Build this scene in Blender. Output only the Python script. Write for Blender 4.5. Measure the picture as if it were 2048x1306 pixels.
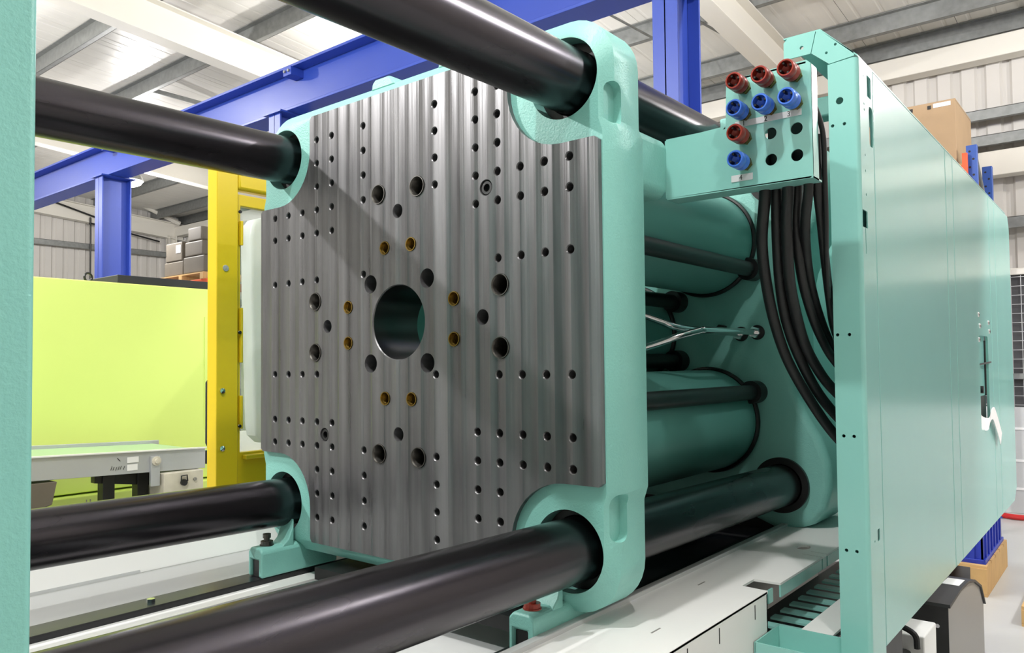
import bpy, bmesh, math, random
from mathutils import Vector, Matrix
from mathutils.geometry import delaunay_2d_cdt
random.seed(7)
PI = math.pi
for o in list(bpy.data.objects):
    bpy.data.objects.remove(o, do_unlink=True)
scene = bpy.context.scene
COL = scene.collection
H = 1.75            # height of the platen centre above the floor; machine coordinates are measured from that centre

# ------------------------------------------------------------------ camera, world, light, exposure
def setup_camera():
    yaw, pitch, roll = .68450, .0337, -.0093
    cy, sy, cp, sp = math.cos(yaw), math.sin(yaw), math.cos(pitch), math.sin(pitch)
    r = Vector((cy, sy, 0)); f0 = Vector((-sy, cy, 0))
    d = f0 * cp + Vector((0, 0, sp)); u = Vector((0, 0, cp)) - f0 * sp
    cr, sr = math.cos(roll), math.sin(roll)
    r2 = r * cr + u * sr; u2 = u * cr - r * sr
    m = Matrix((r2, u2, -d)).transposed().to_4x4()
    m.translation = Vector((1.5374, -1.4372, -.1165 + H))
    cam = bpy.data.cameras.new('camera'); o = bpy.data.objects.new('camera', cam); COL.objects.link(o)
    o.matrix_world = m
    cam.sensor_fit = 'HORIZONTAL'; cam.sensor_width = 36
    cam.lens = 1555.63 / 2048 * 36
    cam.shift_x = 15.33 / 2048
    cam.shift_y = 24.03 / 2048
    cam.clip_start = .02; cam.clip_end = 200
    scene.camera = o
setup_camera()
w = bpy.data.worlds.new('world'); scene.world = w; w.use_nodes = True
w.node_tree.nodes['Background'].inputs[0].default_value = (.75, .82, .9, 1)
w.node_tree.nodes['Background'].inputs[1].default_value = .3
scene.view_settings.view_transform = 'Standard'
scene.view_settings.look = 'None'
scene.view_settings.gamma = 1
scene.view_settings.use_curve_mapping = False
scene.view_settings.exposure = 0.4
# hanging high-bay lamps: (x, y, z, watts)
LAMPS = [(-3.6, -3.0, 3.3, 640), (.62, -1.5, 3.55, 230), (3.4, 3.4, 3.5, 360), (2.3, -1.3, 3.55, 95), (3.4, 7.2, 3.2, 160),
         (-12.3, 5.0, 3.22, 230), (-8.2, .5, 3.7, 230), (-1.2, 3.9, 3.4, 140), (-5.2, 5.4, 3.2, 230), (-14.0, .0, 3.4, 210)]

# ------------------------------------------------------------------ materials
def lin(h):
    h = h.lstrip('#'); c = [int(h[i:i + 2], 16) / 255 for i in (0, 2, 4)]
    return tuple(x / 12.92 if x <= .04045 else ((x + .055) / 1.055) ** 2.4 for x in c) + (1,)
MATS = {}
def mat(name, color, rough=.5, metal=0, var=None, bump=None, coat=0, spec=.5, emit=None, trans=0, alpha=1):
    m = bpy.data.materials.new(name); m.use_nodes = True; MATS[name] = m
    nt = m.node_tree; b = nt.nodes['Principled BSDF']; c = lin(color)
    b.inputs['Base Color'].default_value = c; b.inputs['Roughness'].default_value = rough
    b.inputs['Metallic'].default_value = metal; b.inputs['Specular IOR Level'].default_value = spec
    if coat: b.inputs['Coat Weight'].default_value = coat; b.inputs['Coat Roughness'].default_value = .12
    if trans: b.inputs['Transmission Weight'].default_value = trans
    if alpha < 1: b.inputs['Alpha'].default_value = alpha
    if emit:
        b.inputs['Emission Color'].default_value = lin(emit[0]); b.inputs['Emission Strength'].default_value = emit[1]
    tc = nt.nodes.new('ShaderNodeTexCoord')
    if var:        # (scale, amount[, stretch xyz])
        mp = nt.nodes.new('ShaderNodeMapping'); nt.links.new(tc.outputs['Object'], mp.inputs[0])
        if len(var) > 2: mp.inputs['Scale'].default_value = var[2]
        n = nt.nodes.new('ShaderNodeTexNoise'); n.inputs['Scale'].default_value = var[0]; n.inputs['Detail'].default_value = 5
        nt.links.new(mp.outputs[0], n.inputs['Vector'])
        rp = nt.nodes.new('ShaderNodeMapRange'); rp.inputs[1].default_value = .2; rp.inputs[2].default_value = .8
        rp.inputs[3].default_value = 1 - var[1]; rp.inputs[4].default_value = 1 + var[1] * .5
        nt.links.new(n.outputs[0], rp.inputs[0])
        mx = nt.nodes.new('ShaderNodeMix'); mx.data_type = 'RGBA'; mx.blend_type = 'MULTIPLY'; mx.inputs[0].default_value = 1
        mx.inputs[6].default_value = c; nt.links.new(rp.outputs[0], mx.inputs[7]); nt.links.new(mx.outputs[2], b.inputs['Base Color'])
        r2 = nt.nodes.new('ShaderNodeMapRange'); r2.inputs[1].default_value = .1; r2.inputs[2].default_value = .9
        r2.inputs[3].default_value = max(0, rough - .04); r2.inputs[4].default_value = min(1, rough + .04)
        nt.links.new(n.outputs[0], r2.inputs[0]); nt.links.new(r2.outputs[0], b.inputs['Roughness'])
    if bump:       # (scale, distance)
        n2 = nt.nodes.new('ShaderNodeTexNoise'); n2.inputs['Scale'].default_value = bump[0]; n2.inputs['Detail'].default_value = 3
        nt.links.new(tc.outputs['Object'], n2.inputs['Vector'])
        bp = nt.nodes.new('ShaderNodeBump'); bp.inputs['Distance'].default_value = bump[1]; bp.inputs['Strength'].default_value = 1
        nt.links.new(n2.outputs[0], bp.inputs['Height']); nt.links.new(bp.outputs[0], b.inputs['Normal'])
    return m
mat('teal_sheet', '#8AC6BE', .24, var=(1.5, .03), coat=.2)
mat('teal_cast', '#84C3B9', .42, var=(3, .06), bump=(230, .0008))
mat('teal_shaded', '#639F96', .35, var=(2, .06))  # machine teal darkened, puts the shade between the platens into the colour
mat('bar_steel', '#4A474B', .26, 1, var=(6, .25, (1, .25, 1)))
mat('bore_steel', '#6E6E6E', .34, 1, var=(20, .1, (1, .1, 1)))
mat('bush_steel', '#6A6864', .4, 1, var=(30, .1))
mat('brass', '#8A7238', .4, 1, var=(40, .15))
mat('chrome', '#D8D8DA', .12, 1)
mat('black_rubber', '#141517', .5, var=(8, .15))
mat('black_metal', '#18191A', .4, var=(8, .15))
mat('black_seal', '#0E0F10', .45)
mat('hole_dark', '#2A2826', .5, .6)
mat('white_paint', '#ECECEA', .4, var=(2, .03))
mat('grey_paint', '#C2C4C4', .4, var=(3, .05))
mat('sheet_grey', '#A6A8A8', .4, var=(3, .05))
mat('dark_pan', '#3A3D40', .5, var=(3, .2))
mat('rail_black', '#17171A', .3, var=(10, .2))
mat('blue_beam', '#2E49AC', .4, var=(1.5, .08))
mat('blue_coupling', '#3F6FD0', .33, .2)
mat('red_coupling', '#8E2F22', .35, .2)
mat('yellow_paint', '#DDBF1A', .38, var=(4, .07))
mat('lime_paint', '#E6F98A', .5, var=(1, .03))
mat('white_steel', '#DAD6CC', .5, var=(1, .04))
mat('galv', '#8C8E8C', .5, .55, var=(14, .25))
mat('roof_liner', '#DCD9D2', .3, var=(2, .05, (8, .3, 1)))
mat('cladding', '#C6C2BC', .5, var=(1.2, .05))
mat('concrete', '#B9BAB8', .35, var=(1.6, .08), bump=(12, .0006))
mat('cardboard', '#AD9170', .75, var=(5, .08))
mat('brown_box', '#6A6256', .7, var=(6, .15))
mat('film', '#8E8A82', .45, var=(8, .1), alpha=.22, spec=.3)
mat('orange_paint', '#D9541C', .45, var=(5, .1))
mat('rack_blue', '#2F55A6', .45, var=(5, .1))
mat('crate_blue', '#2438A8', .4, var=(4, .1))
mat('wood', '#C9A36C', .75, var=(6, .2, (1, 6, 1)))
mat('paper', '#EFEFEF', .6)
mat('ink', '#1A1A1A', .6)
mat('label_grey', '#D9D9DC', .5)
mat('belt', '#9DBB92', .5, var=(4, .05))
mat('alu', '#BFC2C6', .35, .35, var=(4, .05))
mat('dirty_white', '#D8D2C4', .55, var=(9, .3))
mat('mid_grey', '#8E8C88', .5, var=(3, .06))
mat('dark_grey', '#2E3032', .5, var=(4, .12))
mat('cage_dark', '#4A4A4C', .7)
mat('wire', '#B8B8B8', .4, .5)
mat('clear_plastic', '#DDE4E0', .12, trans=.0, alpha=.28)
mat('white_plastic', '#C9CDC8', .3, var=(2, .04))
mat('lamp_glow', '#FFFFFF', .5, emit=('#FFF8EC', 14))
mat('tube_glow', '#FFFFFF', .5, emit=('#FFFDF6', 1.2))
mat('red_rubber', '#B01818', .5)

def steel_face_material():
    m = bpy.data.materials.new('milled_steel'); m.use_nodes = True; MATS['milled_steel'] = m
    nt = m.node_tree; b = nt.nodes['Principled BSDF']; L = nt.links.new
    tc = nt.nodes.new('ShaderNodeTexCoord'); sx = nt.nodes.new('ShaderNodeSeparateXYZ'); L(tc.outputs['Object'], sx.inputs[0])
    def n1(scale, det, off):
        a = nt.nodes.new('ShaderNodeMath'); a.operation = 'ADD'; a.inputs[1].default_value = off; L(sx.outputs[0], a.inputs[0])
        n = nt.nodes.new('ShaderNodeTexNoise'); n.noise_dimensions = '1D'; n.inputs['Scale'].default_value = scale
        n.inputs['Detail'].default_value = det; L(a.outputs[0], n.inputs['W']); return n.outputs[0]
    broad = n1(17, 1.5, 4.1); fine = n1(60, 3, 9.3)
    # milling passes, one every 47 mm, each slightly dished
    mu = nt.nodes.new('ShaderNodeMath'); mu.operation = 'MULTIPLY_ADD'; mu.inputs[1].default_value = 1 / .0475; mu.inputs[2].default_value = 40.2; L(sx.outputs[0], mu.inputs[0])
    fr = nt.nodes.new('ShaderNodeMath'); fr.operation = 'FRACT'; L(mu.outputs[0], fr.inputs[0])
    sb = nt.nodes.new('ShaderNodeMath'); sb.operation = 'SUBTRACT'; sb.inputs[1].default_value = .5; L(fr.outputs[0], sb.inputs[0])
    sq = nt.nodes.new('ShaderNodeMath'); sq.operation = 'MULTIPLY'; L(sb.outputs[0], sq.inputs[0]); L(sb.outputs[0], sq.inputs[1])
    fl = nt.nodes.new('ShaderNodeMath'); fl.operation = 'FLOOR'; L(mu.outputs[0], fl.inputs[0])
    wn = nt.nodes.new('ShaderNodeTexWhiteNoise'); wn.noise_dimensions = '1D'; L(fl.outputs[0], wn.inputs['W'])
    mp = nt.nodes.new('ShaderNodeMapping'); mp.inputs['Scale'].default_value = (24, 1, 2.2); L(tc.outputs['Object'], mp.inputs[0])
    sm = nt.nodes.new('ShaderNodeTexNoise'); sm.inputs['Scale'].default_value = 1.6; sm.inputs['Detail'].default_value = 6; L(mp.outputs[0], sm.inputs['Vector'])
    def madd(a, k, c):
        q = nt.nodes.new('ShaderNodeMath'); q.operation = 'MULTIPLY_ADD'; q.inputs[1].default_value = k
        L(a, q.inputs[0])
        if isinstance(c, (int, float)): q.inputs[2].default_value = c
        else: L(c, q.inputs[2])
        return q.outputs[0]
    val = madd(broad, .17, madd(wn.outputs[0], .035, madd(fine, .05, madd(sm.outputs[0], .08, -.006))))
    cb = nt.nodes.new('ShaderNodeCombineColor')
    L(madd(val, .975, 0), cb.inputs[0]); L(madd(val, .965, 0), cb.inputs[1]); L(val, cb.inputs[2])
    L(cb.outputs[0], b.inputs['Base Color'])
    b.inputs['Metallic'].default_value = .62
    L(madd(sm.outputs[0], .16, madd(broad, .16, .17)), b.inputs['Roughness'])
    hgt = madd(sq.outputs[0], 1.1, madd(broad, .55, madd(fine, .14, 0)))
    bp = nt.nodes.new('ShaderNodeBump'); bp.inputs['Distance'].default_value = .0085; bp.inputs['Strength'].default_value = 1
    L(hgt, bp.inputs['Height']); L(bp.outputs[0], b.inputs['Normal'])
steel_face_material()

# ------------------------------------------------------------------ mesh helpers
def pip(x, y, poly):
    c = False; n = len(poly); j = n - 1
    for i in range(n):
        xi, yi = poly[i]; xj, yj = poly[j]
        if (yi > y) != (yj > y) and x < (xj - xi) * (y - yi) / (yj - yi) + xi: c = not c
        j = i
    return c
def circ(cx, cy, r, n=32, a0=0):
    return [(cx + r * math.cos(a0 + 2 * PI * i / n), cy + r * math.sin(a0 + 2 * PI * i / n)) for i in range(n)]
def rrect(x0, x1, y0, y1, r, n=5):
    out = []
    for cx, cy, a in ((x1 - r, y0 + r, -PI / 2), (x1 - r, y1 - r, 0), (x0 + r, y1 - r, PI / 2), (x0 + r, y0 + r, PI)):
        for i in range(n + 1):
            t = a + PI / 2 * i / n; out.append((cx + r * math.cos(t), cy + r * math.sin(t)))
    return out
def cdt(outline, holes):
    vs = [Vector(p) for p in outline]; es = [(i, (i + 1) % len(outline)) for i in range(len(outline))]
    circles = []; polys = []
    for h in holes:
        s = len(vs); vs += [Vector(p) for p in h]; es += [(s + i, s + (i + 1) % len(h)) for i in range(len(h))]
        cx = sum(p[0] for p in h) / len(h); cy = sum(p[1] for p in h) / len(h)
        polys.append((cx, cy, max(math.hypot(p[0] - cx, p[1] - cy) for p in h), h))
    V, E_, F, *_ = delaunay_2d_cdt(vs, es, [], 0, 1e-6)
    faces = []
    for f in F:
        x = sum(V[i].x for i in f) / 3; y = sum(V[i].y for i in f) / 3
        if not pip(x, y, outline): continue
        if any(abs(x - cx) < R and abs(y - cy) < R and pip(x, y, h) for cx, cy, R, h in polys): continue
        faces.append(tuple(f))
    return [(v.x, v.y) for v in V], faces
def m3(plane, a, b, d):
    return (a, d, b) if plane == 'Y' else (d, a, b) if plane == 'X' else (a, b, d)
class MB:
    def __init__(s): s.v = []; s.f = []; s.wn = False
    def add(s, vs, fs):
        n = len(s.v); s.v += [tuple(p) for p in vs]; s.f += [tuple(i + n for i in f) for f in fs]; return s
    def box(s, x0, x1, y0, y1, z0, z1):
        return s.add([(x0, y0, z0), (x1, y0, z0), (x1, y1, z0), (x0, y1, z0), (x0, y0, z1), (x1, y0, z1), (x1, y1, z1), (x0, y1, z1)],
                     [(0, 3, 2, 1), (4, 5, 6, 7), (0, 1, 5, 4), (1, 2, 6, 5), (2, 3, 7, 6), (3, 0, 4, 7)])
    def hexa(s, p): # 8 corners
        return s.add(p, [(0, 3, 2, 1), (4, 5, 6, 7), (0, 1, 5, 4), (1, 2, 6, 5), (2, 3, 7, 6), (3, 0, 4, 7)])
    def cyl(s, p0, p1, r0, r1=None, n=24, caps=True):
        r1 = r0 if r1 is None else r1
        p0 = Vector(p0); p1 = Vector(p1); d = (p1 - p0).normalized()
        a = d.orthogonal().normalized(); b = d.cross(a)
        vs = []
        for p, r in ((p0, r0), (p1, r1)):
            for i in range(n):
                t = 2 * PI * i / n; vs.append(p + a * (r * math.cos(t)) + b * (r * math.sin(t)))
        fs = [(i, (i + 1) % n, n + (i + 1) % n, n + i) for i in range(n)]
        if caps: fs += [tuple(range(n))[::-1], tuple(range(n, 2 * n))]
        return s.add(vs, fs)
    def lathe(s, p0, d, prof, n=32, close=False):
        """profile [(along, radius)] around axis d through p0"""
        p0 = Vector(p0); d = Vector(d).normalized(); a = d.orthogonal().normalized(); b = d.cross(a); vs = []; fs = []
        for t, r in prof:
            for i in range(n):
                q = 2 * PI * i / n; vs.append(p0 + d * t + a * (r * math.cos(q)) + b * (r * math.sin(q)))
        m = len(prof)
        for k in range(m if close else m - 1):
            for i in range(n):
                j = (i + 1) % n; k2 = (k + 1) % m
                fs.append((k * n + i, k * n + j, k2 * n + j, k2 * n + i))
        return s.add(vs, fs)
    def tube(s, pts, r, n=12, caps=True):
        pts = [Vector(p) for p in pts]; vs = []; fs = []
        t = (pts[1] - pts[0]).normalized(); a = t.orthogonal().normalized()
        for k, p in enumerate(pts):
            t = ((pts[min(k + 1, len(pts) - 1)] - pts[max(k - 1, 0)])).normalized()
            a = (a - t * a.dot(t)).normalized(); b = t.cross(a)
            for i in range(n):
                q = 2 * PI * i / n; vs.append(p + a * (r * math.cos(q)) + b * (r * math.sin(q)))
        for k in range(len(pts) - 1):
            for i in range(n):
                j = (i + 1) % n; fs.append((k * n + i, k * n + j, (k + 1) * n + j, (k + 1) * n + i))
        if caps: fs += [tuple(range(n))[::-1], tuple(range((len(pts) - 1) * n, len(pts) * n))]
        return s.add(vs, fs)
    def prism(s, poly, plane, d0, d1):
        n = len(poly)
        vs = [m3(plane, a, b, d0) for a, b in poly] + [m3(plane, a, b, d1) for a, b in poly]
        s.add(vs, [(i, (i + 1) % n, n + (i + 1) % n, n + i) for i in range(n)])
        V, F = cdt(poly, [])
        s.add([m3(plane, a, b, d0) for a, b in V], F); s.add([m3(plane, a, b, d1) for a, b in V], F)
        return s
    def cap(s, outline, holes, plane, d):
        V, F = cdt(outline, holes); return s.add([m3(plane, a, b, d) for a, b in V], F)
    def wall(s, poly, plane, d0, d1, poly2=None):
        n = len(poly); q = poly2 or poly
        return s.add([m3(plane, a, b, d0) for a, b in poly] + [m3(plane, a, b, d1) for a, b in q],
                     [(i, (i + 1) % n, n + (i + 1) % n, n + i) for i in range(n)])
    def plate(s, outline, holes, plane, d0, d1):
        s.cap(outline, holes, plane, d0); s.cap(outline, holes, plane, d1); s.wall(outline, plane, d0, d1)
        for h in holes: s.wall(h, plane, d0, d1)
        return s
    def rplate(s, outline, holes, plane, d0, d1, r, n=4):
        """plate whose outer edges are rounded with radius r on both sides"""
        s.wn = True; k = len(outline); ar = sum(outline[i][0] * outline[(i + 1) % k][1] - outline[(i + 1) % k][0] * outline[i][1] for i in range(k)); sg = 1 if ar > 0 else -1
        nr = []
        for i in range(k):
            a, b, c = Vector(outline[i - 1]), Vector(outline[i]), Vector(outline[(i + 1) % k])
            e1 = (b - a).normalized(); e2 = (c - b).normalized(); v = (Vector((e1.y, -e1.x)) + Vector((e2.y, -e2.x))).normalized() * sg; nr.append(v)
        def off(t): return [(outline[i][0] - nr[i].x * t, outline[i][1] - nr[i].y * t) for i in range(k)]
        rings = []
        for i in range(n + 1):
            q = PI / 2 * i / n; rings.append((d0 + r * (1 - math.sin(q)), off(r * (1 - math.cos(q)))))
        rings = rings[::-1]
        for i in range(n + 1):
            q = PI / 2 * i / n; rings.append((d1 - r * (1 - math.sin(q)), off(r * (1 - math.cos(q)))))
        for (da, pa), (db, pb) in zip(rings[:-1], rings[1:]): s.wall(pa, plane, da, db, pb)
        s.cap(rings[0][1], holes, plane, d0); s.cap(rings[-1][1], holes, plane, d1)
        for h in holes: s.wall(h, plane, d0, d1)
        return s
    def build(s, name, m, parent=None, smooth=35, bevel=0, seg=2):
        me = bpy.data.meshes.new(name)
        if parent is not None: off = OFF[parent.name]
        else:
            xs = [p[0] for p in s.v]; ys = [p[1] for p in s.v]; zs = [p[2] for p in s.v]
            off = ((min(xs) + max(xs)) / 2, (min(ys) + max(ys)) / 2, min(zs))
        me.from_pydata([(p[0] - off[0], p[1] - off[1], p[2] - off[2]) for p in s.v], [], s.f)
        b = bmesh.new(); b.from_mesh(me)
        bmesh.ops.remove_doubles(b, verts=b.verts, dist=1e-5)
        bmesh.ops.recalc_face_normals(b, faces=b.faces); b.to_mesh(me); b.free()
        if smooth:
            for p in me.polygons: p.use_smooth = True
            me.set_sharp_from_angle(angle=math.radians(smooth))
        me.materials.append(MATS[m])
        o = bpy.data.objects.new(name, me); COL.objects.link(o)
        if parent is not None: o.parent = parent
        else: o.location = (off[0], off[1], off[2] + H)
        OFF[o.name] = off
        if bevel:
            bv = o.modifiers.new('edge', 'BEVEL'); bv.width = bevel; bv.segments = seg; bv.limit_method = 'ANGLE'; bv.angle_limit = math.radians(40)
        if smooth and (bevel or s.wn):
            wn = o.modifiers.new('normals', 'WEIGHTED_NORMAL'); wn.keep_sharp = True; wn.weight = 80
        return o
OFF = {}
def tag(o, label, cat, group=None):
    o['label'] = label; o['category'] = cat
    if group: o['group'] = group
    return o
def thing(name, loc, label=None, cat=None, group=None, kind=None):
    o = bpy.data.objects.new(name, None); COL.objects.link(o); o.empty_display_size = .1
    o.location = (loc[0], loc[1], loc[2] + H); OFF[o.name] = tuple(loc)
    if label: tag(o, label, cat, group)
    if kind: o['kind'] = kind
    return o
def inst(src, parent, pos, name=None):
    """another copy of a part (shared mesh) put at pos (machine coordinates) under parent"""
    o = src.copy(); COL.objects.link(o); o.parent = parent
    off = OFF[parent.name]; o.location = (pos[0] - off[0], pos[1] - off[1], pos[2] - off[2]); OFF[o.name] = OFF[src.name]
    return o
def origin_part(mb, name, m, parent, pos, **k):
    """part whose mesh is modelled about its own origin and then put at pos, so that copies can share the mesh"""
    o = mb.build(name, m, None, **k); b = OFF[o.name]
    me = o.data
    for v in me.vertices: v.co += Vector(b)
    o.parent = parent; off = OFF[parent.name]
    o.location = (pos[0] - off[0], pos[1] - off[1], pos[2] - off[2]); OFF[o.name] = (0, 0, 0)
    return o
def spline(pts, n=8):
    P = [Vector(p) for p in pts]; P = [2 * P[0] - P[1]] + P + [2 * P[-1] - P[-2]]; out = []
    for i in range(1, len(P) - 2):
        for k in range(n):
            t = k / n; a, b, c, d = P[i - 1:i + 3]
            out.append(.5 * ((2 * b) + (c - a) * t + (2 * a - 5 * b + 4 * c - d) * t * t + (3 * b - a - 3 * c + d) * t ** 3))
    out.append(P[-2]); return out

FLOOR = -H
ROOF9 = 3.82
def roofz(y, z9=ROOF9): return z9 + .07 * (9 - y)
XW, YW, XE, YS = -18.0, 9.0, 7.0, -7.0

# ------------------------------------------------------------------ the building
fl = MB().box(XW - .3, XE + .3, YS - .3, YW + .3, FLOOR - .2, FLOOR).build('floor', 'concrete'); fl['kind'] = 'structure'

ceiling = thing('ceiling', (0, 0, 0), kind='structure')
pw = 1.0
n = int((XE - XW) / pw)
def panel_mb():
    m = MB(); g = .006
    prof = [(0, 0)]
    for k in range(4):
        x = k * .25
        prof += [(x + .10, 0), (x + .115, .003), (x + .135, .003), (x + .15, 0)]
    prof += [(pw - g, 0)]
    a = [(x, YS - .3, roofz(YS - .3) + z) for x, z in prof]; b = [(x, YW + .3, roofz(YW + .3) + z) for x, z in prof]
    t = [(0, YS - .3, roofz(YS - .3) + .06), (pw - g, YS - .3, roofz(YS - .3) + .06), (0, YW + .3, roofz(YW + .3) + .06), (pw - g, YW + .3, roofz(YW + .3) + .06)]
    k = len(prof); m.add(a + b, [(i, i + 1, k + i + 1, k + i) for i in range(k - 1)])
    m.add(t + [a[0], a[-1], b[0], b[-1]], [(0, 1, 3, 2), (0, 4, 6, 2), (1, 5, 7, 3), (0, 1, 5, 4), (2, 3, 7, 6)])
    return m
first = None
for i in range(n + 1):
    if first is None: first = origin_part(panel_mb(), 'roof_panel', 'roof_liner', ceiling, (XW, 0, 0), smooth=0)
    else: inst(first, ceiling, (XW + i * pw, 0, 0))
# purlins: Z-sections along X under the liner
def purlin_mb(y):
    z = roofz(y) - .002; m = MB()
    m.box(XW, XE, y - .004, y + .004, z - .20, z)
    m.box(XW, XE, y, y + .07, z - .20, z - .194); m.box(XW, XE, y - .07, y, z - .008, z); m.box(XW, XE, y + .064, y + .07, z - .2, z - .18)
    return m
for y in (-5.4, -4.0, -2.6, -1.25, .1, 1.45, 2.8, 4.05, 5.4, 6.8, 8.2, 8.95): purlin_mb(y).build('purlin', 'galv', ceiling, smooth=0)
# portal rafters: I-sections along Y under the purlins
def rafter_mb(x):
    m = MB()
    def strip(x0, x1, t0, t1):
        y0, y1 = YS, YW
        m.hexa([(x0, y0, roofz(y0) - t1), (x1, y0, roofz(y0) - t1), (x1, y1, roofz(y1) - t1), (x0, y1, roofz(y1) - t1),
                (x0, y0, roofz(y0) - t0), (x1, y0, roofz(y0) - t0), (x1, y1, roofz(y1) - t0), (x0, y1, roofz(y1) - t0)])
    strip(x - .11, x + .11, .205, .222); strip(x - .11, x + .11, .60, .62); strip(x - .006, x + .006, .222, .60)
    return m
for x in (-17.85, -12.4, -7.05, -1.72, 3.6): rafter_mb(x).build('rafter', 'white_steel', ceiling, smooth=0)
for x in (-9.7, -4.4, .9):       # thin sag rods between the purlins
    for y0, y1 in ((4.05, 5.4), (5.4, 6.8), (6.8, 8.2), (8.2, 8.95)):
        MB().box(x - .012, x + .012, y0, y1, roofz(y0) - .13, roofz(y1) - .1).build('sag_bar', 'galv', ceiling, smooth=0)
MB().tube([(-3.1, 4.6, roofz(4.6) - .3), (-2.7, 7.2, roofz(7.2) - .28)], .014, 8).build('brace_rod', 'galv', ceiling)
MB().tube([(-2.6, 4.4, roofz(4.4) - .3), (-2.1, 7.0, roofz(7.0) - .28)], .014, 8).build('brace_rod', 'galv', ceiling)

def clad_profile(w0, pitch=.25, d=.035):
    pr = []; x = 0
    while x < w0 - 1e-6:
        pr += [(x, 0), (x + pitch * .52, 0), (x + pitch * .62, d), (x + pitch * .90, d)]; x += pitch
    return pr + [(w0, 0)]
def wall(name, axis, pos, sgn, lo, hi, zfun):
    root = thing(name, (0, 0, 0), kind='structure'); a = lo; src = None
    while a < hi - 1e-6:
        pr = clad_profile(1.0); m = MB(); k = len(pr); vs = []
        for t, d in pr:
            c = a + t; dd = pos + sgn * d
            p = (c, dd) if axis == 'Y' else (dd, c)
            vs.append((p[0], p[1], FLOOR))
        for t, d in pr:
            c = a + t; dd = pos + sgn * d; p = (c, dd) if axis == 'Y' else (dd, c)
            vs.append((p[0], p[1], zfun(p[1])))
        m.add(vs, [(i, i + 1, k + i + 1, k + i) for i in range(k - 1)])
        m.build('cladding_sheet', 'cladding', root, smooth=0); a += 1.0
    return root
wf = wall('wall_far', 'Y', YW + .04, 1, XW, XE, lambda y: roofz(9) + .02)
wl = wall('wall_left', 'X', XW - .04, -1, YS, YW, lambda y: roofz(y) + .02)
wr = wall('wall_right', 'X', XE + .04, 1, YS, YW, lambda y: roofz(y) + .02)
wb = wall('wall_back', 'Y', YS - .04, -1, XW, XE, lambda y: roofz(YS) + .02)
# rails on the far wall
def zrail(root, axis, pos, sgn, z, lo, hi):
    m = MB()
    if axis == 'Y':
        m.box(lo, hi, pos - .16, pos, z + .12, z + .126); m.box(lo, hi, pos - .16, pos - .154, z, z + .126); m.box(lo, hi, pos - .22, pos - .154, z - .006, z)
    else:
        m.box(pos, pos + .16, lo, hi, z + .12, z + .126); m.box(pos + .154, pos + .16, lo, hi, z, z + .126); m.box(pos + .154, pos + .22, lo, hi, z - .006, z)
    m.build('cladding_rail', 'galv', root, smooth=0)
for z in (2.62, 2.32, 1.36, .3): zrail(wf, 'Y', YW, -1, z, XW, XE)
MB().box(XW, XE, YW - .24, YW - .02, 3.30, 3.54).build('eaves_beam', 'white_steel', wf, bevel=.008)
MB().box(XW, XE, YW - .22, YW - .02, 1.96, 2.24).build('wall_beam', 'white_steel', wf, bevel=.008)
MB().box(XW, XE, YW - .22, YW - .02, .80, .90).build('wall_ledge', 'white_steel', wf, bevel=.006)
MB().box(XW, XE, YW - .3, YW - .02, FLOOR, -.62).build('wall_plinth', 'mid_grey', wf, bevel=.006)
for z in (2.74, .9): zrail(wl, 'X', XW, 1, z, YS, YW)
for x in (XW + .16, -12.4, -7.05, -1.72, 3.6):
    MB().box(x - .11, x + .11, YW - .42, YW - .405, FLOOR, 3.3).box(x - .11, x + .11, YW - .24, YW - .225, FLOOR, 3.3).box(x - .006, x + .006, YW - .42, YW - .225, FLOOR, 3.3).build('column', 'white_steel', wf, smooth=0)
MB().tube([(XW + .3, 7.6, 4.05), (XW + .35, 8.8, 3.62)], .06, 8).build('diagonal_brace', 'white_steel', wl)

# ------------------------------------------------------------------ lamps
lamp_src = None
where = ['above the left end of the green machine', 'hung over the front of the machine', 'over the aisle right of the teal guard', 'hung high just right of the camera',
         'over the pallet rack aisle', 'glowing beside the left blue column', 'behind the blue crane beam', 'above the rear of the machine', 'above the stacked boxes', 'near the left gable wall']
for i, (x, y, z, p) in enumerate(LAMPS):
    t = thing('high_bay_lamp', (x, y, z), 'round high-bay lamp ' + where[i], 'lamp', 'high-bay lamps under the roof')
    if lamp_src is None:
        a = MB().lathe((0, 0, 0), (0, 0, -1), [(-.26, .001), (-.26, .09), (-.10, .11), (-.09, .20), (0, .24), (.005, .235)], 24)
        g = MB().lathe((0, 0, 0), (0, 0, -1), [(-.08, .2), (.0, .23), (.06, .19), (.10, .1), (.11, .001)], 24)
        lamp_src = [origin_part(a, 'housing', 'galv', t, (x, y, z)), origin_part(g, 'diffuser', 'lamp_glow', t, (x, y, z))]
    else:
        for s_ in lamp_src: inst(s_, t, (x, y, z))
    MB().cyl((x, y, z + .25), (x, y, roofz(y) + .002), .008, n=8).build('hanger', 'black_metal', t)
    L = bpy.data.lights.new('lamp_light', 'POINT'); L.energy = p; L.shadow_soft_size = .06; L.color = (1, .985, .97)
    lo = bpy.data.objects.new('lamp_light', L); COL.objects.link(lo); lo.parent = t; lo.location = (0, 0, -.36)
t = thing('strip_light', (-10.6, 5.4, 3.0), 'slim white batten light fixed under a purlin', 'light')
MB().box(-11.2, -10.0, 5.34, 5.46, roofz(5.4) - .30, roofz(5.4) - .24).build('batten', 'white_steel', t)
MB().cyl((-11.15, 5.4, roofz(5.4) - .32), (-10.05, 5.4, roofz(5.4) - .32), .02, n=10).build('tube', 'tube_glow', t)

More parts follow.
